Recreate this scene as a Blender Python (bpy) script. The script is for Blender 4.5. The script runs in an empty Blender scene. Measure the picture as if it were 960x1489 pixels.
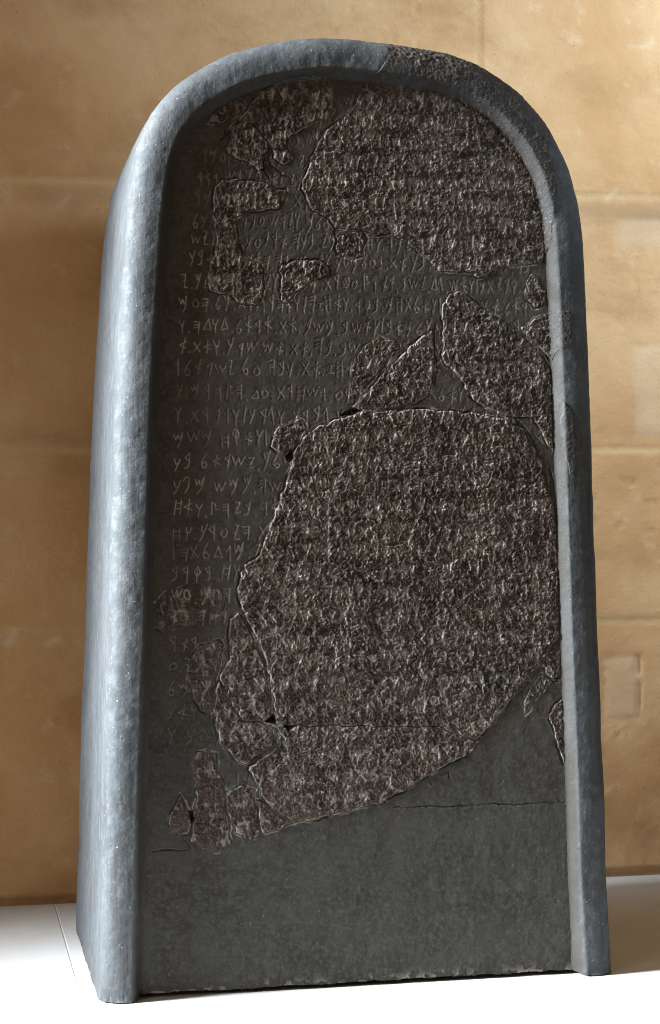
import bpy, math, numpy as np
from mathutils import Matrix, Vector
S = bpy.context.scene
COL = S.collection
# ------------------------------------------------------------------ camera
CX, CY, CZ, YAW, PIT, ROL, FN = -0.48937,-2.26761,0.56701,0.19822,-0.00265,-0.00905,1.873697
fw = Vector((math.sin(YAW)*math.cos(PIT), math.cos(YAW)*math.cos(PIT), -math.sin(PIT)))
r0 = Vector((math.cos(YAW), -math.sin(YAW), 0)); u0 = r0.cross(fw)
r2 = r0*math.cos(ROL)+u0*math.sin(ROL); u2 = u0*math.cos(ROL)-r0*math.sin(ROL)
cd = bpy.data.cameras.new('camera'); cam = bpy.data.objects.new('camera', cd); COL.objects.link(cam)
M = Matrix((r2, u2, -fw)).transposed().to_4x4(); M.translation = (CX, CY, CZ); cam.matrix_world = M
cd.sensor_fit = 'VERTICAL'; cd.sensor_height = 24; cd.lens = FN*24; cd.clip_start = .05; cd.clip_end = 100
cd.dof.use_dof = True; cd.dof.focus_distance = 2.28; cd.dof.aperture_fstop = 22
S.camera = cam
# ------------------------------------------------------------------ light
S.view_settings.view_transform = 'Standard'; S.view_settings.look = 'None'
S.cycles.filter_width = 1.05; S.view_settings.exposure = 0; S.view_settings.gamma = 1
wd = bpy.data.worlds.new('World'); S.world = wd; wd.use_nodes = True
bg = wd.node_tree.nodes['Background']; bg.inputs[0].default_value = (1, .70, .39, 1); bg.inputs[1].default_value = .25

def aim(o, to):
    o.rotation_euler = (Vector(to)-o.location).to_track_quat('-Z', 'Y').to_euler()

wl = bpy.data.lights.new('window_light', 'AREA'); wl.shape = 'RECTANGLE'; wl.size = .5; wl.size_y = 1.5
wl.energy = 112; wl.color = (.86, .94, 1); wl.spread = math.radians(40)
wo = bpy.data.objects.new('window_light', wl); COL.objects.link(wo); wo.location = (-2.3, -.19, 1.6); aim(wo, (0, -.42, .50))

fl = bpy.data.lights.new('room_light', 'AREA'); fl.shape = 'RECTANGLE'; fl.size = .7; fl.size_y = 1.0
fl.energy = 13; fl.color = (1, .95, .87)
fo = bpy.data.objects.new('room_light', fl); COL.objects.link(fo); fo.location = (-2.0, -1.7, 1.6); aim(fo, (0, 0, .45))

sl = bpy.data.lights.new('wall_spot', 'SPOT'); sl.energy = 312; sl.color = (.60, .80, 1); sl.spot_size = math.radians(70)
sl.spot_blend = 1; sl.shadow_soft_size = .12
so = bpy.data.objects.new('wall_spot', sl); COL.objects.link(so); so.location = (1.25, -.75, 1.75); aim(so, (.70, .58, 1.22))

# ------------------------------------------------------------------ noise
RNG = np.random.default_rng(11)
LAT = [RNG.random((256, 256)).astype(np.float32) for _ in range(12)]
def vn(x, y, k=0):
    x = np.asarray(x, np.float32); y = np.asarray(y, np.float32)
    xi = np.floor(x); yi = np.floor(y); a = x-xi; b = y-yi
    a = a*a*a*(a*(a*6-15)+10); b = b*b*b*(b*(b*6-15)+10)
    xi = xi.astype(np.int64) & 255; yi = yi.astype(np.int64) & 255; x1 = (xi+1) & 255; y1 = (yi+1) & 255
    L = LAT[k % 12]
    return (L[yi, xi]*(1-a)+L[yi, x1]*a)*(1-b)+(L[y1, xi]*(1-a)+L[y1, x1]*a)*b
def fbm(x, y, o=4, k=0):
    s = 0; w = 1; t = 0
    for i in range(o):
        s = s+w*vn(x+i*17.3, y-i*9.1, k+i); t += w; w *= .5; x = x*2.03; y = y*2.03
    return s/t
def sstep(a, b, x):
    t = np.clip((x-a)/(b-a), 0, 1); return t*t*(3-2*t)

# ------------------------------------------------------------------ mesh helpers
def link(o, parent=None):
    COL.objects.link(o)
    if parent is not None: o.parent = parent
    return o
def mesh_obj(name, V, F, mat, parent=None, attrs=None, smooth=True):
    me = bpy.data.meshes.new(name); V = np.asarray(V, np.float32); F = np.asarray(F, np.int32)
    n = F.shape[1]
    me.vertices.add(len(V)); me.vertices.foreach_set('co', V.ravel())
    me.loops.add(F.size); me.loops.foreach_set('vertex_index', F.ravel())
    me.polygons.add(len(F)); me.polygons.foreach_set('loop_start', np.arange(0, F.size, n, dtype=np.int32))
    me.polygons.foreach_set('loop_total', np.full(len(F), n, np.int32))
    me.polygons.foreach_set('use_smooth', np.full(len(F), smooth))
    me.update(calc_edges=True); me.validate()
    for k, a in (attrs or {}).items():
        at = me.attributes.new(k, 'FLOAT', 'POINT'); at.data.foreach_set('value', np.asarray(a, np.float32).ravel())
    me.materials.append(mat)
    return link(bpy.data.objects.new(name, me), parent)
def grid_faces(nr, nc):
    i = np.arange(nr*nc).reshape(nr, nc)
    return np.stack([i[:-1, :-1], i[:-1, 1:], i[1:, 1:], i[1:, :-1]], -1).reshape(-1, 4)

# ------------------------------------------------------------------ materials
class NT:
    def __init__(s, name, rough=.6, spec=.4):
        s.m = bpy.data.materials.new(name); s.m.use_nodes = True; s.t = s.m.node_tree; s.b = s.t.nodes['Principled BSDF']
        s.b.inputs['Roughness'].default_value = rough; s.b.inputs['Specular IOR Level'].default_value = spec
        s.co = s.t.nodes.new('ShaderNodeTexCoord').outputs['Object']
    def put(s, v, sock):
        if hasattr(v, 'is_output'): s.t.links.new(v, sock)
        else: sock.default_value = v if not (isinstance(v, tuple) and len(v) == 3) else v+(1,)
    def scaled(s, sc):
        n = s.t.nodes.new('ShaderNodeMapping'); s.t.links.new(s.co, n.inputs[0]); n.inputs['Scale'].default_value = sc; return n.outputs[0]
    def noise(s, scale, detail=4, rough=.55, vec=None, dist=0):
        n = s.t.nodes.new('ShaderNodeTexNoise'); s.t.links.new(vec or s.co, n.inputs['Vector'])
        n.inputs['Scale'].default_value = scale; n.inputs['Detail'].default_value = detail
        n.inputs['Roughness'].default_value = rough; n.inputs['Distortion'].default_value = dist
        return n.outputs['Fac']
    def ramp(s, v, a, b, lo=0., hi=1.):
        n = s.t.nodes.new('ShaderNodeMapRange'); n.interpolation_type = 'SMOOTHSTEP'
        s.put(v, n.inputs['Value']); n.inputs['From Min'].default_value = a; n.inputs['From Max'].default_value = b
        n.inputs['To Min'].default_value = lo; n.inputs['To Max'].default_value = hi; return n.outputs[0]
    def mix(s, f, a, b, mode='MIX'):
        n = s.t.nodes.new('ShaderNodeMix'); n.data_type = 'RGBA'; n.blend_type = mode
        s.put(f, n.inputs[0]); s.put(a, n.inputs[6]); s.put(b, n.inputs[7]); return n.outputs[2]
    def math(s, op, a, b=0.):
        n = s.t.nodes.new('ShaderNodeMath'); n.operation = op; s.put(a, n.inputs[0]); s.put(b, n.inputs[1]); return n.outputs[0]
    def attr(s, name):
        n = s.t.nodes.new('ShaderNodeAttribute'); n.attribute_name = name; return n.outputs['Fac']
    def bump(s, h, strength, dist):
        n = s.t.nodes.new('ShaderNodeBump'); n.inputs['Strength'].default_value = strength; n.inputs['Distance'].default_value = dist
        s.put(h, n.inputs['Height'])
        if s.b.inputs['Normal'].links: s.t.links.new(s.b.inputs['Normal'].links[0].from_socket, n.inputs['Normal'])
        s.t.links.new(n.outputs[0], s.b.inputs['Normal'])
    def base(s, c): s.put(c, s.b.inputs['Base Color'])

def stone_body():
    n = NT('cast_stone', .68, .18)
    c = n.mix(n.ramp(n.noise(9, 5), .35, .68), (.038, .041, .044), (.051, .055, .058))
    c = n.mix(n.ramp(n.noise(70, 4, .6), .45, .75), c, (.068, .072, .076))
    c = n.mix(n.ramp(n.noise(60, 5, .65, vec=n.scaled((1.6, 1.6, .09))), .50, .68, 0, .8), c, (.030, .031, .033)); c = n.mix(n.ramp(n.noise(240, 4, .7), .54, .70, 0, .7), c, (.030, .031, .033))
    c = n.mix(n.ramp(n.noise(420, 2), .70, .76, 0, .6), c, (.42, .42, .41))
    rgh = n.attr('rough')
    rc = n.mix(.3, rough_col(n), (.034, .035, .036))
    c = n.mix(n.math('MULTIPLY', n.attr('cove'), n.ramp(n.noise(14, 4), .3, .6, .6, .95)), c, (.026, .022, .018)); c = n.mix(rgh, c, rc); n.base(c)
    n.put(n.ramp(n.noise(30, 4),   .3, .7, .58, .74), n.b.inputs['Roughness'])
    n.bump(n.noise(260, 5, .7), .5, .001); n.bump(n.ramp(n.noise(120, 3, .6), .64, .76, 1, 0), .3, .0012); n.bump(n.noise(38, 4, .6), .35, .002); n.bump(n.noise(55, 4, .6, vec=n.scaled((1.6, 1.6, .12))), .35, .0015)
    return n.m
def rough_col(n):
    c = n.mix(n.ramp(n.noise(16, 5), .38, .64), (0.0295, 0.0213, 0.0164), (0.0541, 0.0410, 0.0328))
    c = n.mix(n.ramp(n.noise(9, 4, dist=.5), .52, .70, 0, .7), c, (0.0558, 0.0410, 0.0320))
    c = n.mix(n.ramp(n.noise(7, 5, .6), .54, .66, 0, .75), c, (0.0197, 0.0164, 0.0156))
    c = n.mix(n.ramp(n.noise(230, 3, .6), .52, .72), c, (.105, .094, .086))
    return n.mix(n.ramp(n.noise(520, 2), .68, .75, 0, .6), c, (.22, .21, .20))
def panel_mat():
    n = NT('dark_infill', .72, .14)
    c = n.mix(n.ramp(n.noise(14, 6, .68), .36, .66), (0.0374, 0.0346, 0.0295), (0.0634, 0.0612, 0.0547))
    c = n.mix(n.ramp(n.noise(48, 6, .7, dist=.3), .44, .64), c, (0.0656, 0.0640, 0.0558))
    c = n.mix(n.ramp(n.noise(85, 5, .65), .54, .74, 0, .8), c, (0.0324, 0.0324, 0.0331))
    c = n.mix(n.ramp(n.noise(190, 5, .7), .48, .66, 0, .85), c, (0.092, 0.088, 0.076)); c = n.mix(n.ramp(n.noise(260, 5, .7), .52, .7, 0, .8), c, (0.026, 0.026, 0.027))
    c = n.mix(n.ramp(n.noise(380, 2), .73, .77, 0, .7), c, (.55, .54, .52))
    # the upper, lettered part is a browner plaster than the plain foot
    sx = n.t.nodes.new('ShaderNodeSeparateXYZ'); n.t.links.new(n.co, sx.inputs[0])
    up = n.ramp(n.math('ADD', sx.outputs[2], n.ramp(n.noise(8, 4), .3, .7, -.09, .09)), .27, .42, 0, .62)
    c = n.mix(up, c, n.mix(1., c, (1.22, 1.06, .90), 'MULTIPLY'))
    c = n.mix(n.attr('wear'), c, (.66, .62, .55)); n.base(n.mix(1., c, (.58, .565, .57), 'MULTIPLY'))
    n.put(n.ramp(n.noise(40, 4), .3, .7, .62, .8), n.b.inputs['Roughness'])
    n.bump(n.noise(330, 4, .65), .35, .0006); n.bump(n.noise(55, 4, .6), .35, .0016)
    return n.m
def frag_mat():
    n = NT('old_basalt', .7, .08)
    c = n.mix(n.math('MULTIPLY', n.attr('grey'), .75), rough_col(n), (.036, .038, .040)); c = n.mix(n.attr('wear'), c, (.42, .39, .365)); n.base(c)
    n.put(n.ramp(n.noise(300, 2), .35, .65, .58, .82), n.b.inputs['Roughness'])
    n.bump(n.noise(700, 4, .65), .6, .0007)
    return n.m
def wall_mat():
    n = NT('sandstone', .82, .2)
    c = n.mix(n.ramp(n.noise(3.2, 5, .6), .33, .68), (.38, .205, .088), (.47, .29, .145))
    c = n.mix(n.ramp(n.noise(6, 6, .62, vec=n.scaled((.8, 1, 1.25)), dist=.2), .46, .72, 0, .75), c, (.30, .155, .060))
    c = n.mix(n.ramp(n.noise(24, 5, .65), .56, .76, 0, .55), c, (.49, .355, .215))
    c = n.mix(n.attr('joint'), c, (.42, .275, .13))
    c = n.mix(n.attr('band'), c, (.25, .145, .07))
    c = n.mix(n.attr('pale'), c, (.53, .42, .30))
    c = n.mix(n.ramp(n.noise(85, 3), .72, .77, 0, .8), c, (.24, .15, .09))
    n.base(c)
    n.bump(n.noise(300, 5, .7), .5, .0012); n.bump(n.noise(60, 5, .65), .5, .003)
    return n.m
def shelf_mat():
    n = NT('white_paint', .34, .4)
    c = n.mix(n.ramp(n.noise(7, 4), .3, .7), (.46, .455, .445), (.53, .525, .52))
    c = n.mix(n.attr('seam'), c, (.52, .50, .50))
    c = n.mix(n.ramp(n.noise(140, 3), .74, .79, 0, .5), c, (.55, .53, .5)); n.base(c)
    n.bump(n.noise(90, 3), .08, .001)
    return n.m
M_BODY, M_PANEL, M_FRAG, M_WALL, M_SHELF = stone_body(), panel_mat(), frag_mat(), wall_mat(), shelf_mat()
def plain(name, c):
    n = NT(name, .7, .3); n.base(n.mix(n.noise(6), c, tuple(v*.7 for v in c))); return n.m

# ------------------------------------------------------------------ the setting
YW = 0.5827
def polyd(px, py, poly, closed=True):
    """unsigned distance to a polyline and inside test, numpy"""
    P = np.asarray(poly, np.float32); Q = np.roll(P, -1, 0)
    d = np.full(px.shape, 1e9, np.float32); ins = np.zeros(px.shape, bool)
    n = len(P) if closed else len(P)-1
    for i in range(n):
        a = P[i]; b = Q[i]; e = b-a; L = float(e@e)+1e-9
        t = np.clip(((px-a[0])*e[0]+(py-a[1])*e[1])/L, 0, 1)
        d = np.minimum(d, (px-a[0]-t*e[0])**2+(py-a[1]-t*e[1])**2)
        if closed:
            c = (a[1] > py) != (b[1] > py)
            with np.errstate(divide='ignore', invalid='ignore'):
                ins ^= c & (px < (b[0]-a[0])*(py-a[1])/(b[1]-a[1]+1e-12)+a[0])
    return np.sqrt(d), ins

def build_wall():
    st = 5.; xs = np.arange(-1500, 1600+st, st); zs = np.arange(-20, 2200+st, st)
    X, Z = np.meshgrid(xs, zs); w = X*0
    wob = (fbm(X/60, Z/60, 3, 3)-.5)*6
    J = np.zeros_like(X); D = 3*(fbm(X/300, Z/300, 3, 1)-.5)*2+1.2*(fbm(X/40, Z/40, 4, 2)-.5)*2
    courses = [-20, 402, 667, 1065, 1420, 1760, 2120]
    for k, z0 in enumerate(courses[1:]):
        q = np.abs(Z-z0-wob*.5); J = np.maximum(J, .8*(1-sstep(2, 7, q)))
    vj = [[-900, -30, 830], [-620, 250, 1080], [-820, 60, 760], [-700, 325, 1150], [-560, 180, 860], [-820, 20, 700], [0]]
    for k in range(len(courses)-1):
        for x0 in vj[k]:
            q = np.abs(X-x0-wob*.5); q = np.where((Z > courses[k]) & (Z < courses[k+1]), q, 99)
            J = np.maximum(J, .35*(1-sstep(1.5, 5, q)))
        # each block sits a hair differently
        ed = [-1e9]+vj[k]+[1e9]
        for a, b in zip(ed[:-1], ed[1:]):
            D = np.where((X > a) & (X <= b) & (Z > courses[k]) & (Z <= courses[k+1]), D+RNG.uniform(-1.2, 1.2), D)
    D = D-2.0*J
    pits = sstep(.86, .93, vn(X/9, Z/9, 5))*sstep(.5, .66, fbm(X/150, Z/150, 2, 7))*(.25+.75*sstep(-100, 300, X)); D = D-2.5*pits
    band = sstep(.35, .75, fbm(X/220, Z/40, 4, 9))*np.exp(-((Z-1035)/22)**2)*.9
    band = np.maximum(band, np.exp(-((Z-690)/16)**2)*.45*sstep(.3, .7, fbm(X/120, Z/40, 3, 4)))
    pale = np.zeros_like(X)
    for poly, dep in (([(517, 247), (576, 247), (576, 343), (517, 343)], 1.6), ([(575, 690), (680, 690), (680, 830), (570, 830)], 1.2), ([(545, 985), (640, 985), (640, 1030), (545, 1030)], 1)):
        d, i = polyd(X+wob, Z+wob*.6, poly); s = np.where(i, d, -d)
        pale = np.maximum(pale, .2*sstep(-6, 6, s)); D = D-dep*np.exp(-(d/5)**2)
    for (a, b, wd_, dep, pl) in (((-305, 1043), (-318, 1030), 3, 1.5, .22), ((530, 1060), (545, 1075), 4, 1.5, .25), ((574, 322), (575, 341), 4, 6, 0), ((574, 300), (575, 268), 3, 4, 0), ((570, 1300), (592, 1300), 4, 1.2, .2), ((-392, 738), (-372, 741), 4, 1, 0), ((-393, 400), (-402, 385), 7, 2.5, .5), ((-330, 390), (-345, 382), 6, 2.5, .4)):
        d, i = polyd(X, Z, [a, b], False); g = np.exp(-(d/wd_)**2); D = D-dep*g; pale = np.maximum(pale, pl*g)
    # crumbly patch under the small repair
    crumb = np.exp(-(((X-540)/30)**2+((Z-225)/20)**2)); D = D+crumb*5*(fbm(X/9, Z/9, 3, 6)-.5)
    # shadow gap at the foot of the wall
    D = D-9*(1-sstep(8, 12, Z+wob*.15))
    V = np.stack([X/1000, YW-D/1000, Z/1000], -1).reshape(-1, 3)
    o = mesh_obj('block_wall', V, grid_faces(*X.shape), M_WALL, None, {'joint': J*.7, 'band': band, 'pale': pale})
    o['label'] = 'tan sandstone block wall with thin joints behind the dark stele'; o['category'] = 'wall'
build_wall()

def build_shelf():
    # white shelf carrying the stele: top sheet with a seam, then front edge and underside
    x0, x1, y0, y1 = -1.5, 1.6, -.34, YW+.03
    xs = np.unique(np.round(np.r_[np.arange(x0, x1+.001, .02), np.arange(-.345, -.325, .0005), np.arange(-.45, -.405, .001)], 5))
    ys = np.r_[y0, np.unique(np.round(np.r_[np.arange(y0, y1+.001, .02), np.arange(.20, .24, .001)], 5))]
    X, Y = np.meshgrid(xs, ys); seam = np.exp(-((X+.335)/.0006)**2)
    seam = np.maximum(seam, .22*np.exp(-((X+.4165-.02*(Y-.2))/.0022)**2)*(Y < .222)); seam = np.maximum(seam, .22*np.exp(-((Y-.2235)/.0022)**2)*(X < -.416))
    Zz = -.0006*np.exp(-((X+.335)/.0007)**2); Zz[0] = -.75
    V = np.stack([X, Y, Zz], -1).reshape(-1, 3); F = grid_faces(*X.shape)
    o = mesh_obj('floor', V, F, M_SHELF, None, {'seam': seam.ravel()}); o['kind'] = 'structure'
    b = bpy.data.meshes.new('ground')
    b.from_pydata([(-6, -6, -.75), (6, -6, -.75), (6, .7, -.75), (-6, .7, -.75)], [], [(0, 1, 2, 3)]); b.materials.append(plain('grey_paving', (.22, .19, .16)))
    ob = link(bpy.data.objects.new('ground', b)); ob['kind'] = 'structure'
build_shelf()

# ------------------------------------------------------------------ the stele (millimetres, x right, z up, front towards -y)
stele = bpy.data.objects.new('stone_stele', None); COL.objects.link(stele)
stele['label'] = 'dark basalt stele with rounded top and raised rim, mended from rough lettered fragments'
stele['category'] = 'stele'
OUT = [(317, -2), (315, 70), (313, 140), (311, 245), (308, 350), (305.5, 430), (303, 520), (299, 690), (296, 780), (294, 847), (292, 881), (290, 914), (286, 947), (281, 970), (273, 997), (262, 1020), (249, 1043), (232, 1065), (211, 1086), (190, 1102), (163, 1118), (136, 1128), (109, 1135), (71, 1140), (30, 1144), (-10, 1146.5), (-42, 1146), (-78, 1141), (-112, 1134), (-146, 1124), (-172, 1112), (-198, 1096), (-217, 1081), (-235, 1062), (-248, 1043), (-257, 1024), (-264, 1003), (-269, 980), (-274, 945), (-278, 900), (-281, 859), (-284, 815), (-287, 776), (-291, 703), (-295, 600), (-298, 520), (-301, 430), (-305, 350), (-309, 245), (-312, 140), (-315, 70), (-317, -2)]
def catmull(P, step):
    P = np.asarray(P, float); A = np.vstack([2*P[0]-P[1], P, 2*P[-1]-P[-2]]); r = []
    for i in range(1, len(A)-2):
        p0, p1, p2, p3 = A[i-1:i+3]; t = np.linspace(0, 1, 40, endpoint=False)[:, None]
        r.append(.5*(2*p1+(p2-p0)*t+(2*p0-5*p1+4*p2-p3)*t*t+(3*p1-p0-3*p2+p3)*t**3))
    r.append(P[-1:]); r = np.vstack(r); s = np.r_[0, np.cumsum(np.hypot(*np.diff(r, axis=0).T))]
    q = np.linspace(0, s[-1], int(s[-1]/step)); return np.stack([np.interp(q, s, r[:, 0]), np.interp(q, s, r[:, 1])], -1)
C = catmull(OUT, 1.6); T = np.gradient(C, axis=0); T /= np.hypot(*T.T)[:, None]
k = np.ones(15)/15; T = np.stack([np.convolve(np.pad(T[:, i], 7, 'edge'), k, 'valid') for i in (0, 1)], -1); T /= np.hypot(*T.T)[:, None]
N = np.stack([-T[:, 1], T[:, 0]], -1)             # points inwards
DEPTH = 400.; RIM = 12.
def rim_h(d):                                      # height of the front above the panel, d mm inside the outline
    d = np.asarray(d, np.float32)
    u = np.clip((38-d)/38, 0, 1)
    return np.where(d < 38, RIM-24*(1-np.sqrt(1-np.minimum(u, 1)**3.3)), RIM*(1-sstep(38, 52.5, d)))
# --- the front as a height field
ST = .72
xs = np.arange(-325, 325, ST, dtype=np.float32); zs = np.arange(-2, 1150, ST, dtype=np.float32); X, Z = np.meshgrid(xs, zs)
cx_, cz_ = np.meshgrid(np.arange(-332, 333, 4.), np.arange(-10, 1162, 4.))
dd, ii = polyd(cx_, cz_, catmull(OUT, 12), True)
dl, _ = polyd(cx_, cz_, catmull(OUT, 12), False); dc = np.where(ii, dl, -dl)
def bil(g, x, z):
    fx = (x+332)/4; fz = (z+10)/4; i = np.clip(fx.astype(int), 0, g.shape[1]-2); j = np.clip(fz.astype(int), 0, g.shape[0]-2); a = fx-i; b = fz-j
    return (g[j, i]*(1-a)+g[j, i+1]*a)*(1-b)+(g[j+1, i]*(1-a)+g[j+1, i+1]*a)*b
DO = bil(dc, X, Z).astype(np.float32)
def ridged(x, y, k): return 1-np.abs(2*vn(x, y, k)-1)
def rough_h(x, z):                                 # pecked, pitted old surface, mm
    wx = x+3*(fbm(x/14, z/14, 2, 8)-.5); wz = z+3*(fbm(x/14, z/14, 2, 9)-.5)
    c, s = math.cos(.42), math.sin(.42); a = wx*c-wz*s; b = wx*s+wz*c
    r1 = ridged(a/5.0, b/5.4, 0); r3 = ridged(a/2.9, b/2.6, 2); r2_ = vn(wx/1.6, wz/1.5, 4)
    pit = sstep(.60, .85, vn(wx/3.4, wz/3.1, 1)); flat = sstep(.38, .62, fbm(x/45, z/30, 3, 6))
    chipd = sstep(.66, .74, vn(wx/8, wz/6, 11))*.6
    return (.65*(r1-.5)-.8*pit+.8*(r3-.5))*(.45+.55*flat)+.8*(r2_-.5)-1.1*chipd+1.5*(fbm(x/30, z/30, 3, 3)-.5)
RH = rough_h(X, Z).astype(np.float32)+RNG.normal(0, .17, X.shape).astype(np.float32)*sstep(.25, .6, fbm(X/20, Z/20, 3, 7)).astype(np.float32)
# --- letters: stroke shapes of the old script, unit box, y up
def arc(cx, cy, rx, ry, n=9, a0=0, a1=360): return [(cx+rx*math.cos(math.radians(a0+(a1-a0)*i/n)), cy+ry*math.sin(math.radians(a0+(a1-a0)*i/n))) for i in range(n+1)]
GL = {
'א': [[(.9, .78), (.05, .52), (.9, .32)], [(.62, 1), (.5, 0)]], 'ב': [[(.72, 1), (.2, .78), (.62, .55)], [(.72, 1), (.66, .35), (.5, .12), (.12, .08)]],
'ג': [[(.1, .6), (.55, 1), (.7, 0)]], 'ד': [[(.05, .25), (.95, .28), (.6, .92), (.05, .25)]],
'ה': [[(.82, 1), (.74, 0)], [(.82, .98), (.15, .92)], [(.8, .75), (.15, .68)], [(.78, .52), (.15, .45)]], 'ו': [[(.15, 1), (.3, .66), (.6, .6), (.9, 1)], [(.5, .62), (.45, 0)]],
'ז': [[(.05, .75), (.9, .78)], [(.05, .28), (.9, .32)], [(.55, .76), (.4, .3)]], 'ח': [[(.2, .95), (.14, 0)], [(.85, 1), (.8, .05)], [(.18, .75), (.84, .78)], [(.16, .42), (.82, .45)]],
'ט': [arc(.5, .5, .4, .4), [(.2, .2), (.8, .8)], [(.2, .8), (.8, .2)]], 'י': [[(.15, .95), (.75, .92), (.35, .1), (.95, .12)], [(.2, .52), (.55, .55)]],
'כ': [[(.9, 1), (.65, .5), (.2, -.05)], [(.1, .92), (.35, .55), (.68, .56)], [(.5, .95), (.62, .58)]], 'ל': [[(.68, 1.02), (.3, .65), (.14, .3), (.3, .05), (.62, .06), (.76, .28), (.55, .42), (.22, .36)]],
'מ': [[(-.05, .85), (.1, .5), (.3, .82), (.45, .5), (.68, .82), (.75, 1)], [(.7, .85), (.62, .35), (.25, -.1)]], 'נ': [[(.08, .85), (.3, .5), (.62, .55), (.85, 1)], [(.62, .6), (.5, .3), (.12, -.05)]],
'ס': [[(.5, .88), (.48, 0)], [(.1, .86), (.9, .9)], [(.12, .64), (.88, .68)], [(.14, .42), (.86, .46)]], 'ע': [arc(.5, .45, .36, .33)],
'פ': [[(.1, .72), (.4, .98), (.72, .85), (.66, .35), (.2, 0)]], 'צ': [[(.2, 1), (.14, 0)], [(.18, .85), (.55, .8), (.6, .4), (.95, .42)]],
'ק': [arc(.5, .68, .36, .27), [(.5, 1), (.46, -.05)]], 'ר': [[(.72, .98), (.1, .74), (.68, .5)], [(.72, .98), (.62, 0)]],
'ש': [[(-.05, .8), (.22, .25), (.48, .75), (.7, .25), (1.05, .82)]], 'ת': [[(.08, .85), (.92, .15)], [(.1, .12), (.88, .92)]],
'.': [[(.45, .06), (.5, .02)]], '|': [[(.5, 1), (.45, .02)]]}
GL.update({'ך': GL['כ'], 'ם': GL['מ'], 'ן': GL['נ'], 'ף': GL['פ'], 'ץ': GL['צ']})
TXT = '''אנכ.משע.בנ.כמש.מלכ.מאב.הד
יבני|אבי.מלכ.על.מאב.שלשנ.שת.ואנכ.מלכ
תי.אחר.אבי|ואעש.הבמת.זאת.לכמש.בקרחה|בנס.י
שע.כי.השעני.מכל.המלכנ.וכי.הראני.בכל.שנאי|עמר
י.מלכ.ישראל.ויענו.את.מאב.ימנ.רבנ.כי.יאנפ.כמש.באר
צה|ויחלפה.בנה.ויאמר.גמ.הא.אענו.את.מאב|בימי.אמר
וארא.בה.ובבתה|וישראל.אבד.אבד.עלמ.וירש.עמרי.את.כל
צ.מהדבא|וישב.בה.ימה.וחצי.ימי.בנה.ארבענ.שת.ויש
בה.כמש.בימי|ואבנ.את.בעלמענ.ואעש.בה.האשוח.ואבנ
את.קריתנ|ואש.גד.ישב.בארצ.עטרת.מעלמ.ויבנ.לה.מלכ.י
שראל.את.עטרת|ואלתחמ.בקר.ואחזה|ואהרג.את.כל.העמ
הקר.רית.לכמש.ולמאב|ואשב.משמ.את.אראל.דודה.ו
חבה.לפני.כמש.בקרית|ואשב.בה.את.אש.שרנ.ואת.א
מחרת|ויאמר.לי.כמש.לכ.אחז.את.נבה.על.ישראל|
הלכ.בללה.ואלתחמ.בה.מבקע.השחרת.עד.הצהרמ|ו
זה.ואהרג.כלה.שבעת.אלפנ.גברנ.וגרנ|וגברת.ו
ת.ורחמת|כי.לעשתר.כמש.החרמתה|ואקח.משמ
לי.יהוה.ואסחב.המ.לפני.כמש|ומלכ.ישראל.בנ
יהצ.וישב.בה.בהלתחמה.בי|ויגרשה.כמש.מפנ
אקח.ממאב.מאתנ.אש.כל.רשה|ואשאה.ביהצ.ואח
לספת.על.דיבנ|אנכ.בנתי.קרחה.חמת.היערנ.וח
העפל|ואנכ.בנתי.שעריה.ואנכ.בנתי.מגדלתה|
נכ.בנתי.בת.מלכ.ואנכ.עשתי.כלאי.האשוח.בקרב
הקר|ובר.אנ.בקרב.הקר.בקרחה.ואמר.לכל.העמ.עש
כמ.אש.בר.בביתה|ואנכ.כרתי.המכרתת.לקרחה.בא
י.ישראל|אנכ.בנתי.ערער.ואנכ.עשתי.המסלת.באר
אנכ.בנתי.בת.במת.כי.הרס.הא|אנכ.בנתי.בצר.כי.ע
ש.דיבנ.חמשנ.כי.כל.דיבנ.משמעת|ואנכ.מל
תי.על.מאת.בקרנ.אשר.יספתי.על.הארצ|ואנ
י.את.מהדבא.ובת.דבלתנ|ובת.בעלמענ.ו
צאנ.הארצ|וחורננ.ישב.בה.ב
אמר.לי.כמש.רד.הלתחמ.בחורננ|
בה.כמש.בימי.ועל.משמ.עש
שת.שדק|וא'''.split('\n')
LINES = [(1070.7,-212.7,249.5),(1047.0,-212.9,249.3),(1022.5,-213.2,249.1),(997.9,-213.4,248.8),(972.6,-213.6,248.5),(947.3,-213.8,248.3),(922.0,-214.1,248.0),(898.3,-214.3,247.8),(874.6,-214.5,247.6),(849.3,-214.7,247.3),(823.2,-214.9,247.0),(796.2,-215.2,246.8),(770.9,-215.4,246.5),(745.6,-215.6,246.2),(716.2,-215.9,245.9),(688.5,-216.1,245.7),(661.5,-216.4,245.4),(633.8,-216.6,245.1),(605.2,-216.9,244.8),(578.3,-217.1,244.5),(549.0,-217.4,244.2),(525.3,-217.6,244.0),(500.0,-217.8,243.7),(474.8,-218.0,243.5),(447.8,-218.3,243.2),(417.7,-218.5,242.9),(393.2,-218.7,242.7),(365.5,-219.0,242.4),(337.0,-219.2,242.1),(307.6,-219.5,241.8),(279.1,-219.8,241.5),(252.2,-220.0,241.2),(225.4,-220.2,241.0),(199.3,-220.5,240.7)]
WID = {'.': .5, '|': .62, 'ו': .85, 'י': .9, 'ג': .8, 'נ': .85, 'מ': 1.18, 'ש': 1.22, 'ז': .95}
LD = np.full(X.shape, 9., np.float32)              # distance to the nearest letter stroke, mm
LF = np.zeros(X.shape, np.float32)                 # how crisp that stroke is
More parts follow.
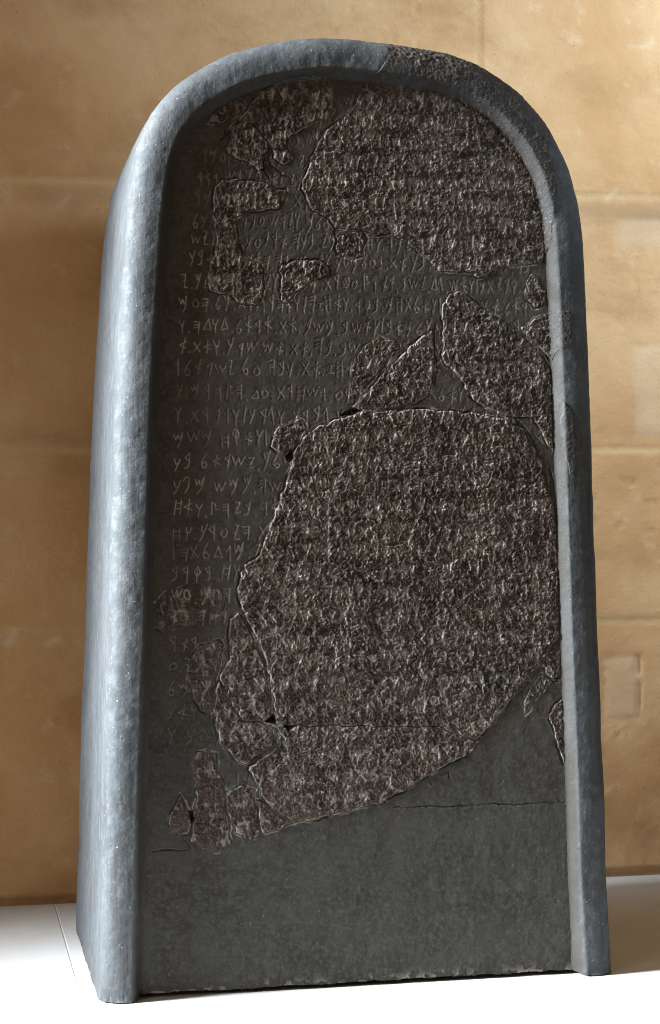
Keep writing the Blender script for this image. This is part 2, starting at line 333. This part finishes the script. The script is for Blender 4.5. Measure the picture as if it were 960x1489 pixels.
def stroke(P, D, extra=None, val=0., R=4.):
    P = np.asarray(P, np.float32)
    for a, b in zip(P[:-1], P[1:]):
        i0 = int((min(a[0], b[0])-R-xs[0])/ST); i1 = int((max(a[0], b[0])+R-xs[0])/ST)+2
        j0 = int((min(a[1], b[1])-R-zs[0])/ST); j1 = int((max(a[1], b[1])+R-zs[0])/ST)+2
        i0 = max(i0, 0); j0 = max(j0, 0)
        if i1 <= i0 or j1 <= j0: continue
        x = X[j0:j1, i0:i1]; z = Z[j0:j1, i0:i1]
        if not x.size: continue
        e = b-a; t = np.clip(((x-a[0])*e[0]+(z-a[1])*e[1])/(float(e@e)+1e-6), 0, 1)
        d = np.hypot(x-a[0]-t*e[0], z-a[1]-t*e[1]); w = D[j0:j1, i0:i1]; n = d < w; w[n] = d[n]
        if extra is not None: extra[j0:j1, i0:i1][n] = val
rg = np.random.default_rng(5)
for (zl, xl, zr), txt in zip(LINES, TXT):
    inner = C[np.abs(C[:, 1]-zl) < 3]; lo = inner[:, 0].min(); hi = inner[:, 0].max()
    ins = 70 if zl < 850 else 78
    if zl > 1000: ins = 110
    a, b = lo+ins, hi-ins+6
    if zl < 150: b -= 150*(150-zl)/90
    tot = sum(WID.get(c, 1) for c in txt); u = (b-a)/tot; u = min(u, 16.5); x = b
    if zl > 1000: x = (a+b)/2+tot*u/2
    for c in txt:
        w = WID.get(c, 1)*u; x -= w; h = 16.5*rg.uniform(.84, 1.2); zz = zl-8.5+rg.uniform(-1.9, 1.9); sh = rg.uniform(-.08, .16); tl = rg.uniform(-.1, .1)
        ww = min(w*.78, 12.5)*rg.uniform(.9, 1.08); x0 = x+(w-ww)/2; f = rg.uniform(.65, 1)
        for st_ in GL[c]:
            P = [(x0+px*ww+sh*py*h+rg.normal(0, .35), zz+py*h+tl*px*ww+rg.normal(0, .45)) for px, py in st_]; f = np.clip(f+rg.uniform(-.2, .3), .45, 1)
            stroke(P, LD, LF, f)
# cracks and holes
CD = np.full(X.shape, 9., np.float32)
def ragged(P, amp):
    P = np.asarray(P, float); r = []
    for a, b in zip(P[:-1], P[1:]):
        n = max(2, int(np.hypot(*(b-a))/3))
        for i in range(n): r.append(a+(b-a)*i/n+rg.normal(0, amp, 2))
    r.append(P[-1]); return r
for c in [[(-251.7,173.8),(-232.9,175.4),(-220.7,173.2),(-207.6,173.5)],[(-217.3,191.8),(-210.8,184.2),(-206.8,175.1)],[(43.4,215.2),(64.8,213.5),(86.4,214.4),(107.9,212.7),(129.6,212.7),(151.4,213.5),(166.2,214.7),(186.4,211.4),(221.6,212.5),(258.7,212.0)],[(-111.6,1002.5),(-110.9,985.2),(-104.4,973.0)],[(-103.2,1012.6),(-105.8,999.3),(-101.7,989.6),(-87.6,978.4),(-77.6,973.7)],[(99.7,802.1),(97.7,777.0),(101.7,743.5),(95.5,722.5)],[(237.2,370.4),(246.0,360.8),(260.3,368.1)],[(199.7,686.6),(215.4,671.3),(225.8,651.0)],[(243.3,625.5),(250.1,595.8),(255.1,570.3)],[(-45.8,217.0),(-50.6,246.1)],[(65.4,275.3),(70.2,240.9)],[(282.8,1034.1),(280.7,1000.0)],[(99.7,250.7),(110.9,255.3),(111.7,246.9)],[(86.7,249.5),(89.2,241.0)]]: stroke(ragged(c, .55), CD)
def win(poly, m):
    P = np.asarray(poly); i0 = max(int((P[:, 0].min()-m-xs[0])/ST), 0); i1 = int((P[:, 0].max()+m-xs[0])/ST)+2
    j0 = max(int((P[:, 1].min()-m-zs[0])/ST), 0); j1 = int((P[:, 1].max()+m-zs[0])/ST)+2
    return slice(j0, j1), slice(i0, i1)
WX = (2.6*(fbm(X/9, Z/9, 3, 5)-.5)*2).astype(np.float32); WZ = (2.6*(fbm(X/9, Z/9, 3, 6)-.5)*2).astype(np.float32)
HS = np.full(X.shape, -9., np.float32)
for h in [[(-114.5,323.3),(-104.4,332.0),(-102.0,321.2)],[(-92.0,317.6),(-78.6,316.4),(-87.0,310.9)],[(-87.3,640.0),(-80.6,647.4),(-78.1,638.3),(-83.2,633.4)],[(-208.0,219.2),(-203.1,220.6),(-201.5,210.8),(-204.8,206.0)],[(-20.3,689.6),(-5.8,697.9),(6.0,695.5),(-3.3,691.3)]]:
    w = win(h, 6); d, i = polyd(X[w], Z[w], h); HS[w] = np.maximum(HS[w], np.where(i, d, -d))
FR = {'A':[(-163.8,1016.6),(-151.2,1035.8),(-133.7,1050.4),(-116.8,1072.3),(-95.8,1088.7),(-78.1,1095.2),(-57.1,1097.6),(-33.5,1100.1),(-26.8,1087.9),(-24.5,1058.9),(-33.1,1049.5),(-52.6,1042.2),(-65.3,1031.9),(-78.8,1025.7),(-83.1,1017.3),(-77.4,995.2),(-86.6,990.8),(-96.6,997.9),(-101.5,1011.8),(-113.9,1028.8),(-124.6,1041.6),(-129.5,1052.2)],
'A2':[(-179.3,1035.8),(-172.6,1050.7),(-148.5,1066.3),(-120.1,1073.9),(-134.5,1052.0),(-148.7,1045.8),(-169.4,1033.6)],
'B':[(-153.8,1023.4),(-148.8,1032.6),(-134.6,1041.3),(-123.8,1040.8),(-113.9,1026.3),(-104.0,1013.4),(-111.6,1002.5),(-111.8,985.2),(-117.6,983.4),(-135.0,993.6),(-152.4,1001.3),(-156.4,1008.6),(-153.9,1013.6)],
'C':[(-170.9,963.1),(-159.3,969.1),(-146.0,972.7),(-135.2,969.7),(-114.4,970.3),(-100.3,963.2),(-83.6,960.3),(-87.0,950.3),(-93.8,937.8),(-111.4,934.9),(-135.6,931.9),(-144.8,925.1),(-147.3,920.1),(-143.2,912.0),(-143.4,894.7),(-138.5,884.2),(-129.4,876.9),(-117.0,871.4),(-112.1,862.4),(-114.0,833.5),(-120.8,819.5),(-139.9,824.1),(-153.9,833.0),(-167.9,836.1),(-177.8,839.2),(-179.3,856.4),(-175.8,873.6),(-169.9,891.0),(-168.9,908.2),(-172.2,914.7),(-172.0,938.5)],
'D':[(-92.8,866.0),(-80.2,875.3),(-59.1,876.5),(-38.1,874.4),(-29.7,867.1),(-31.4,860.4),(-52.6,851.8),(-70.4,839.1),(-84.8,824.9),(-90.7,827.3),(-93.0,840.4),(-92.1,854.5)],
'E':[(-25.1,910.3),(-14.0,913.0),(9.8,911.8),(14.8,905.3),(10.5,896.0),(8.6,881.0),(-4.1,879.1),(-16.0,881.4),(-22.8,884.6),(-25.2,892.0),(-22.6,900.4)],
'F':[(48.8,1152.4),(40.8,1127.0),(32.1,1112.5),(25.2,1102.2),(15.7,1095.2),(8.8,1080.8),(3.6,1067.3),(-8.5,1052.8),(-26.4,1039.8),(-40.9,1026.9),(-46.1,1013.4),(-54.7,995.8),(-62.4,974.9),(-64.2,964.1),(-58.5,951.0),(-53.5,937.0),(-45.1,933.9),(-27.5,922.7),(-23.3,916.1),(9.0,916.0),(24.2,908.8),(44.8,910.1),(64.4,898.7),(81.5,886.5),(99.5,869.2),(102.9,865.9),(142.8,864.1),(154.1,859.2),(164.6,861.9),(179.6,873.1),(230.7,875.7),(243.2,892.8),(247.1,922.6),(251.7,948.2),(252.0,973.7),(248.6,994.9),(243.5,1014.3),(247.3,1041.5),(238.8,1075.2),(221.4,1100.1),(151.6,1148.2)],
'G':[(108.6,824.1),(117.3,836.8),(128.7,842.8),(135.6,840.4),(146.8,830.4),(164.2,818.0),(182.5,807.3),(200.8,795.6),(215.6,781.4),(229.6,768.0),(244.5,750.3),(255.0,737.6),(258.1,693.4),(256.9,659.4),(251.4,636.5),(246.1,646.7),(237.4,659.5),(228.7,674.7),(224.4,687.4),(204.1,687.4),(186.6,688.2),(169.1,697.5),(151.8,705.9),(138.8,721.0),(127.7,738.6),(113.0,749.4),(107.1,762.8),(109.0,780.4),(108.4,804.7)],
'H':[(206.1,796.5),(230.0,812.1),(250.5,820.8),(265.6,818.4),(272.5,803.2),(272.4,785.3),(266.9,775.1),(255.3,771.6),(248.1,757.9),(234.1,771.4),(219.2,784.8)],
'I':[(216.3,855.9),(221.7,864.5),(231.4,859.6),(234.8,845.2),(242.7,841.9),(241.7,827.5),(226.6,822.2),(216.1,831.4),(214.5,843.2)],
'J':[(257.4,710.4),(267.9,697.7),(273.9,667.9),(274.4,632.2),(270.7,615.2),(263.6,617.0),(258.5,639.9),(254.4,674.7)],
'M1':[(-11.7,702.9),(-9.9,720.3),(-0.3,742.8),(1.6,762.0),(10.2,773.7),(27.3,784.7),(48.7,779.9),(53.8,773.2),(43.4,764.0),(38.2,753.9),(22.6,736.3),(4.5,717.1),(-4.9,702.9)],
'M2':[(1.8,700.4),(5.3,710.4),(23.4,728.0),(37.2,745.6),(55.4,762.4),(70.1,776.7),(80.6,786.9),(95.3,794.5),(97.7,770.3),(96.6,749.3),(94.7,728.3),(89.3,712.4),(69.4,704.0),(54.8,698.9),(19.7,697.2),(5.2,696.3)],
'L':[(6.0,693.0),(-22.9,685.4),(-50.9,674.6),(-67.0,661.4),(-77.3,642.4),(-85.9,616.9),(-93.6,592.2),(-103.9,565.1),(-111.6,544.6),(-121.8,520.8),(-136.0,512.0),(-143.6,500.6),(-147.9,483.4),(-147.2,472.7),(-137.4,450.4),(-125.2,425.5),(-116.2,403.1),(-109.8,375.8),(-105.0,348.5),(-101.9,324.5),(-91.1,317.6),(-44.9,316.2),(31.5,313.5),(100.2,310.6),(117.5,303.8),(146.1,292.8),(162.8,307.4),(177.8,326.3),(196.4,346.9),(211.6,367.6),(229.4,386.7),(241.1,402.5),(258.1,421.7),(260.4,472.6),(257.3,523.6),(249.8,570.3),(244.7,591.6),(234.4,623.9),(223.2,649.3),(211.0,673.0),(184.8,685.7),(156.0,690.7),(121.2,694.9),(69.4,698.1),(22.2,693.0)],
'N1':[(-157.4,446.7),(-147.4,453.9),(-140.0,444.7),(-127.7,420.6),(-119.6,401.5),(-113.1,375.9),(-108.4,348.6),(-108.6,328.8),(-116.9,324.2),(-141.0,326.5),(-151.7,339.1),(-161.5,355.0),(-168.8,374.0),(-166.2,387.9),(-157.8,399.1),(-157.5,428.6)],
'N2':[(-175.4,365.2),(-175.0,320.2),(-168.6,297.0),(-148.1,275.9),(-139.0,272.3),(-121.5,284.8),(-103.9,295.0),(-102.0,315.5),(-120.3,321.8),(-141.1,324.1),(-155.0,339.2),(-164.8,355.1),(-171.3,371.6)],
'L2':[(-99.5,317.0),(-44.9,315.8),(31.5,313.1),(100.2,310.2),(115.7,303.0),(144.3,292.0),(133.7,273.9),(118.9,269.3),(97.1,256.7),(65.1,241.1),(43.5,229.4),(26.3,220.8),(-37.5,206.7),(-81.3,200.2),(-100.4,214.1),(-116.1,228.7),(-124.3,244.7),(-135.8,266.4),(-118.2,281.4),(-100.6,291.6)],
'O':[(-202.6,276.1),(-197.5,289.0),(-186.8,291.9),(-175.3,286.6),(-172.2,266.9),(-164.9,250.2),(-164.3,225.7),(-160.4,200.9),(-157.3,177.9),(-171.4,170.3),(-191.2,172.8),(-205.8,184.8),(-204.0,202.7),(-203.1,214.9),(-197.9,243.3),(-199.4,263.7)],
'P':[(-218.5,238.3),(-227.6,224.0),(-232.7,207.9),(-230.3,195.6),(-218.9,191.9),(-209.9,192.3),(-204.8,208.4),(-208.8,221.7)],
'Q':[(-163.3,242.0),(-145.9,247.9),(-129.4,240.7),(-127.9,222.6),(-123.2,189.6),(-137.4,181.1),(-149.7,191.5),(-159.5,205.8)],
'Q2':[(-125.3,229.9),(-116.2,225.5),(-102.1,211.7),(-83.8,199.5),(-102.3,193.6),(-120.7,188.6),(-124.7,207.7)],
'R':[(-203.9,401.8),(-195.6,415.5),(-181.6,418.5),(-169.2,421.5),(-164.3,414.8),(-169.4,394.5),(-172.0,380.6),(-177.1,367.7),(-179.0,336.6),(-185.6,334.4),(-193.0,338.7),(-201.1,354.4),(-207.4,375.0)],
'S':[(-249.1,464.7),(-234.3,479.1),(-209.7,486.0),(-185.1,488.1),(-171.8,491.2),(-160.4,473.0),(-165.6,455.0),(-193.6,447.4),(-216.7,439.7),(-234.8,431.9),(-246.9,438.6)],
'T':[(-102.2,664.7),(-95.4,676.3),(-70.1,685.4),(-61.0,676.3),(-62.8,666.4),(-76.3,650.7),(-87.3,641.6),(-99.0,645.8),(-106.5,651.6)],
'U1':[(229.4,385.0),(241.1,401.7),(257.1,404.7),(258.5,373.3),(244.3,364.3),(237.2,371.2)],
'U2':[(205.1,336.5),(218.6,359.9),(229.3,372.3),(236.3,369.6),(239.8,362.7),(228.2,346.1),(207.6,321.3)],
'U3':[(238.5,321.2),(249.3,335.3),(260.9,345.2),(264.6,264.4),(257.4,260.4),(248.8,288.7)]}
RAISE = dict(A=1.3, A2=.2, B=1.5, C=.9, D=1.2, E=.2, F=.8, G=.9, H=.8, I=.3, J=.7, M1=.2, M2=.5, L=1.3, N1=.8, N2=.9, L2=1.1, O=.5, P=.7, Q=1.0, Q2=.9, R=.2, S=-.2, T=.9, U1=.5, U2=.4, U3=.7)
SD = {}; near = np.full(X.shape, -60., np.float32)
for kf, poly in FR.items():
    w = win(poly, 9); d, i = polyd(X[w]+WX[w], Z[w]+WZ[w], poly); s = np.where(i, d, -d).astype(np.float32); SD[kf] = (w, s)
    near[w] = np.maximum(near[w], s)
base = rim_h(DO)
# --- panel (smooth dark infill)
PH = base*0+.5*(fbm(X/45, Z/45, 4, 2)-.5)*2+.18*(fbm(X/7, Z/7, 3, 4)-.5)*2
crisp = sstep(.30, .55, fbm(X/60, Z/60, 3, 7))
LF = np.where((X > 20) & (Z < 345) & (near < -1), 0, LF)
groove = np.exp(-(LD/.75)**2)*(LF > 0)
PH = PH-1.1*groove*(.4+.6*LF)
CD = CD+.9*(fbm(X/4, Z/4, 3, 2)-.35)+.5*sstep(.45, .7, fbm(X/30, Z/30, 2, 5))
PH = PH-2.0*np.exp(-(np.maximum(CD, 0)/.8)**2)
PH = PH-1.7*np.exp(-((near+1.0)/.9)**2)*np.maximum(sstep(.38, .62, fbm(X/25, Z/25, 3, 9)), .9*(X < -40)*(Z > 790))
PH = PH+.35*np.exp(-((near+2.6)/1.2)**2)*sstep(.48, .62, fbm(X/22, Z/22, 3, 1))
PH = np.where(HS > -1.2, PH-9*sstep(-1.2, .8, HS), PH)
fade = (1-.55*sstep(850, 960, Z))*(.35+.65*sstep(340, 560, Z))
wear = 1.*np.exp(-(LD/.52)**2)*LF*(.45+.55*crisp)*fade*(.6+.4*sstep(.3, .6, fbm(X/5, Z/5, 2, 10)))
wear = np.maximum(wear, .40*np.exp(-((near+1.6)/.7)**2)*sstep(.50, .64, fbm(X/16, Z/16, 3, 3)))
bot = 5+1.6*(fbm(X/14, Z*0, 4, 2)-.5)*2
chip = np.exp(-np.clip(Z-bot, 0, 99)/4.)*sstep(.48, .66, fbm(X/9, Z/6, 3, 8)); PH = PH-2.5*chip; wear = np.maximum(wear, .6*chip)
def patch(name, cellmask, H, A, mat, off=(slice(None), slice(None)), label=None):
    vm = np.zeros(H.shape, bool); c = cellmask
    vm[:-1, :-1] |= c; vm[1:, :-1] |= c; vm[:-1, 1:] |= c; vm[1:, 1:] |= c
    ix = np.full(H.shape, -1, np.int64); ix[vm] = np.arange(vm.sum())
    x = X[off]; z = Z[off]; V = np.stack([x[vm], -H[vm], z[vm]], -1)/1000
    F = np.stack([ix[:-1, :-1][c], ix[:-1, 1:][c], ix[1:, 1:][c], ix[1:, :-1][c]], -1)
    o = mesh_obj(name, V, F, mat, stele, {k_: v[vm] for k_, v in A.items()})
    if label: o['label'] = label
    return o
vmask = (DO > 51) & (Z > bot)
cm = vmask[:-1, :-1] & vmask[1:, :-1] & vmask[:-1, 1:] & vmask[1:, 1:]
cm &= ~((near > 5)[:-1, :-1])                      # nothing shows of the bed under a fragment
patch('infill_panel', cm, PH, {'wear': wear}, M_PANEL, label='smooth dark infill with fine incised letters and a plain foot')
# --- old rough fragments
marks = sstep(.62, .8, ridged(X/5+Z/19, Z/11, 6))*sstep(.45, .7, vn(X/7, Z/9, 10))
def fragment(kf, label=None):
    w, s = SD[kf]; b = base[w]; soft = kf in ('S', 'A2', 'R', 'U1', 'U2')
    inn = sstep(0, 5 if not soft else 9, s)*(1-.8*np.exp(-(LD[w]/1.8)**2)*sstep(.30, .52, fbm(X[w]/22, Z[w]/22, 2, 11)))
    amp = (.75 if soft else .92)*(1.15 if kf in 'ABCDE' else 1.)
    H = b+RAISE[kf]+1.15*RH[w]*amp*amp_at(DO[w])*(.35+.65*inn)-1.1*(1-sstep(-.5, 1.8, s))*(.4+.6*sstep(.35, .6, fbm(X[w]/12, Z[w]/12, 2, 4)))
    L_ = np.exp(-(LD[w]/1.0)**2); keep = sstep(.30, .52, fbm(X[w]/22, Z[w]/22, 2, 11))
    H = H-2.2*L_*(.35+.65*keep)*LF[w]
    H = H-1.6*np.exp(-(np.maximum(CD[w], 0)/.9)**2)
    H = np.where(s < .3, H+(s-.3)*3.2, H)
    H = np.where(HS[w] > -1.2, H-9*sstep(-1.2, .8, HS[w]), H)
    W = np.maximum(1.05*np.exp(-((LD[w]-.2)/.8)**2)*LF[w]*(.15+.85*keep)*(.5+.5*sstep(.35, .6, fbm(X[w]/4, Z[w]/4, 2, 5))), .40*np.exp(-((s-.7)/.6)**2)*sstep(.50, .64, fbm(X[w]/14, Z[w]/14, 3, 2)))
    W = np.maximum(W, .20*marks[w])*(.15+.85*sstep(49, 57, DO[w]))
    vm = (s > -2.4) & (DO[w] > {'F': 20, 'H': 24, 'J': 20, 'A': 44, 'A2': 46, 'S': 50}.get(kf, 52.5))
    c = vm[:-1, :-1] & vm[1:, :-1] & vm[:-1, 1:] & vm[1:, 1:]
    if kf == 'F':                                  # melts into the rough stretch of the rim
        H = H-RAISE[kf]*(1-sstep(22, 32, DO[w]))
    patch('fragment', c, H, {'wear': W, 'grey': 1-sstep(46, 56, DO[w])}, M_FRAG, w, label)
def amp_at(d): return .35+.65*sstep(49, 57, d)
LAB = {'F': 'large rough basalt fragment reaching over the rim at the top right', 'L': 'largest rough brown-black basalt fragment filling the lower middle',
       'L2': 'grey rough basalt fragment below the long horizontal crack', 'G': 'pointed rough basalt fragment at the right', 'C': 'hook-shaped rough basalt fragment at the upper left'}
for kf in FR: fragment(kf, LAB.get(kf))
# --- body with its raised rim: one profile swept round the outline
prof = [(6, DEPTH), (1.5, DEPTH-2), (0, DEPTH-8)]+[(0, y) for y in np.arange(DEPTH-16, 16, -8)]
prof += [(38*(1-math.cos(a)), -float(rim_h(38*(1-math.cos(a))))) for a in np.linspace(.02, math.pi/2, 46)]
prof += [(d, -float(rim_h(d))) for d in np.arange(38.8, 52, .8)]+[(53, 1.2), (55, 5), (58, 12)]
prof = np.asarray(prof); pd, py = prof[:, 0][None], prof[:, 1][None]
arcx = np.arange(len(C))[:, None]*1.6
BX = C[:, 0:1]+N[:, 0:1]*pd; BZ = C[:, 1:2]+N[:, 1:2]*pd; BY = np.where(py > 0, py*(1-.17*np.clip(BZ/1150, 0, 1)**1.6), py)+0*BX
sp = np.r_[0, np.cumsum(np.hypot(*np.diff(prof, axis=0).T))][None]
dpx = np.gradient(prof[:, 0]); dpy = np.gradient(prof[:, 1]); ln = np.hypot(dpx, dpy)+1e-9; nd = (dpy/ln)[None]; ny = (-dpx/ln)[None]   # outward
dk, ik = polyd(BX, BZ, FR['F']); sk = np.where(ik, dk, -dk)
# the rough stretch keeps going over the shoulder of the rim
rmask = sstep(-2, 3, sk)*(1-sstep(20, 60, BY))
disp = 1.3*(fbm(arcx/70, sp/60, 4, 3)-.5)*2+.35*(fbm(arcx/9, sp/9, 3, 4)-.5)*2
rr = rough_h(arcx*1.+40, sp*1.+0*arcx)
disp = disp*(1-.75*sstep(40, 50, pd))*(1-rmask)+rmask*(rr*1.15+.3)
foot = np.exp(-np.clip(BZ, 0, 999)/9.)*(BZ < 60)*(.2+.8*(py < 8)); disp = disp-foot*4.5*np.clip(fbm(arcx/16, sp/11, 4, 9)-.38, 0, 1)*2
BX = BX+N[:, 0:1]*nd*disp; BZ = BZ+N[:, 1:2]*nd*disp; BY = BY+ny*disp
BY = BY-8*(1-sstep(36, 52, pd))*(1-sstep(0, 60, py+20))*np.exp(-np.clip(BZ, 0, 9e9)/110)
low = 2+1.6*(fbm(sp/34, sp*0, 3, 6)-.5)*2+5*sstep(38, 58, pd)+0*BX
BZ = np.maximum(BZ, low*(BZ < 20)+BZ*(BZ >= 20))
V = np.stack([BX, BY, BZ], -1).reshape(-1, 3)/1000; nr, nc = BX.shape; F = grid_faces(nr, nc)[:, ::-1]
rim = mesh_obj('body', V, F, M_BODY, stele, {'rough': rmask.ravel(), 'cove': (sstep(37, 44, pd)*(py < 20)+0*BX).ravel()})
rim['label'] = 'blue-grey stone body with a rounded raised rim'
def cap(pts, name):
    me = bpy.data.meshes.new(name); me.from_pydata([tuple(v) for v in pts], [], [tuple(range(len(pts)))]); me.materials.append(M_BODY); return me
import bmesh
bm = bmesh.new(); bm.from_mesh(rim.data); bm.verts.ensure_lookup_table()
def face(idx):
    try: f = bm.faces.new([bm.verts[i] for i in idx]); f.smooth = False
    except ValueError: pass
face([i*nc for i in range(0, nr)])                 # back
face([0*nc+j for j in range(nc)]+[(nr-1)*nc+j for j in range(nc-1, -1, -1)])   # underside
bm.to_mesh(rim.data); bm.free()
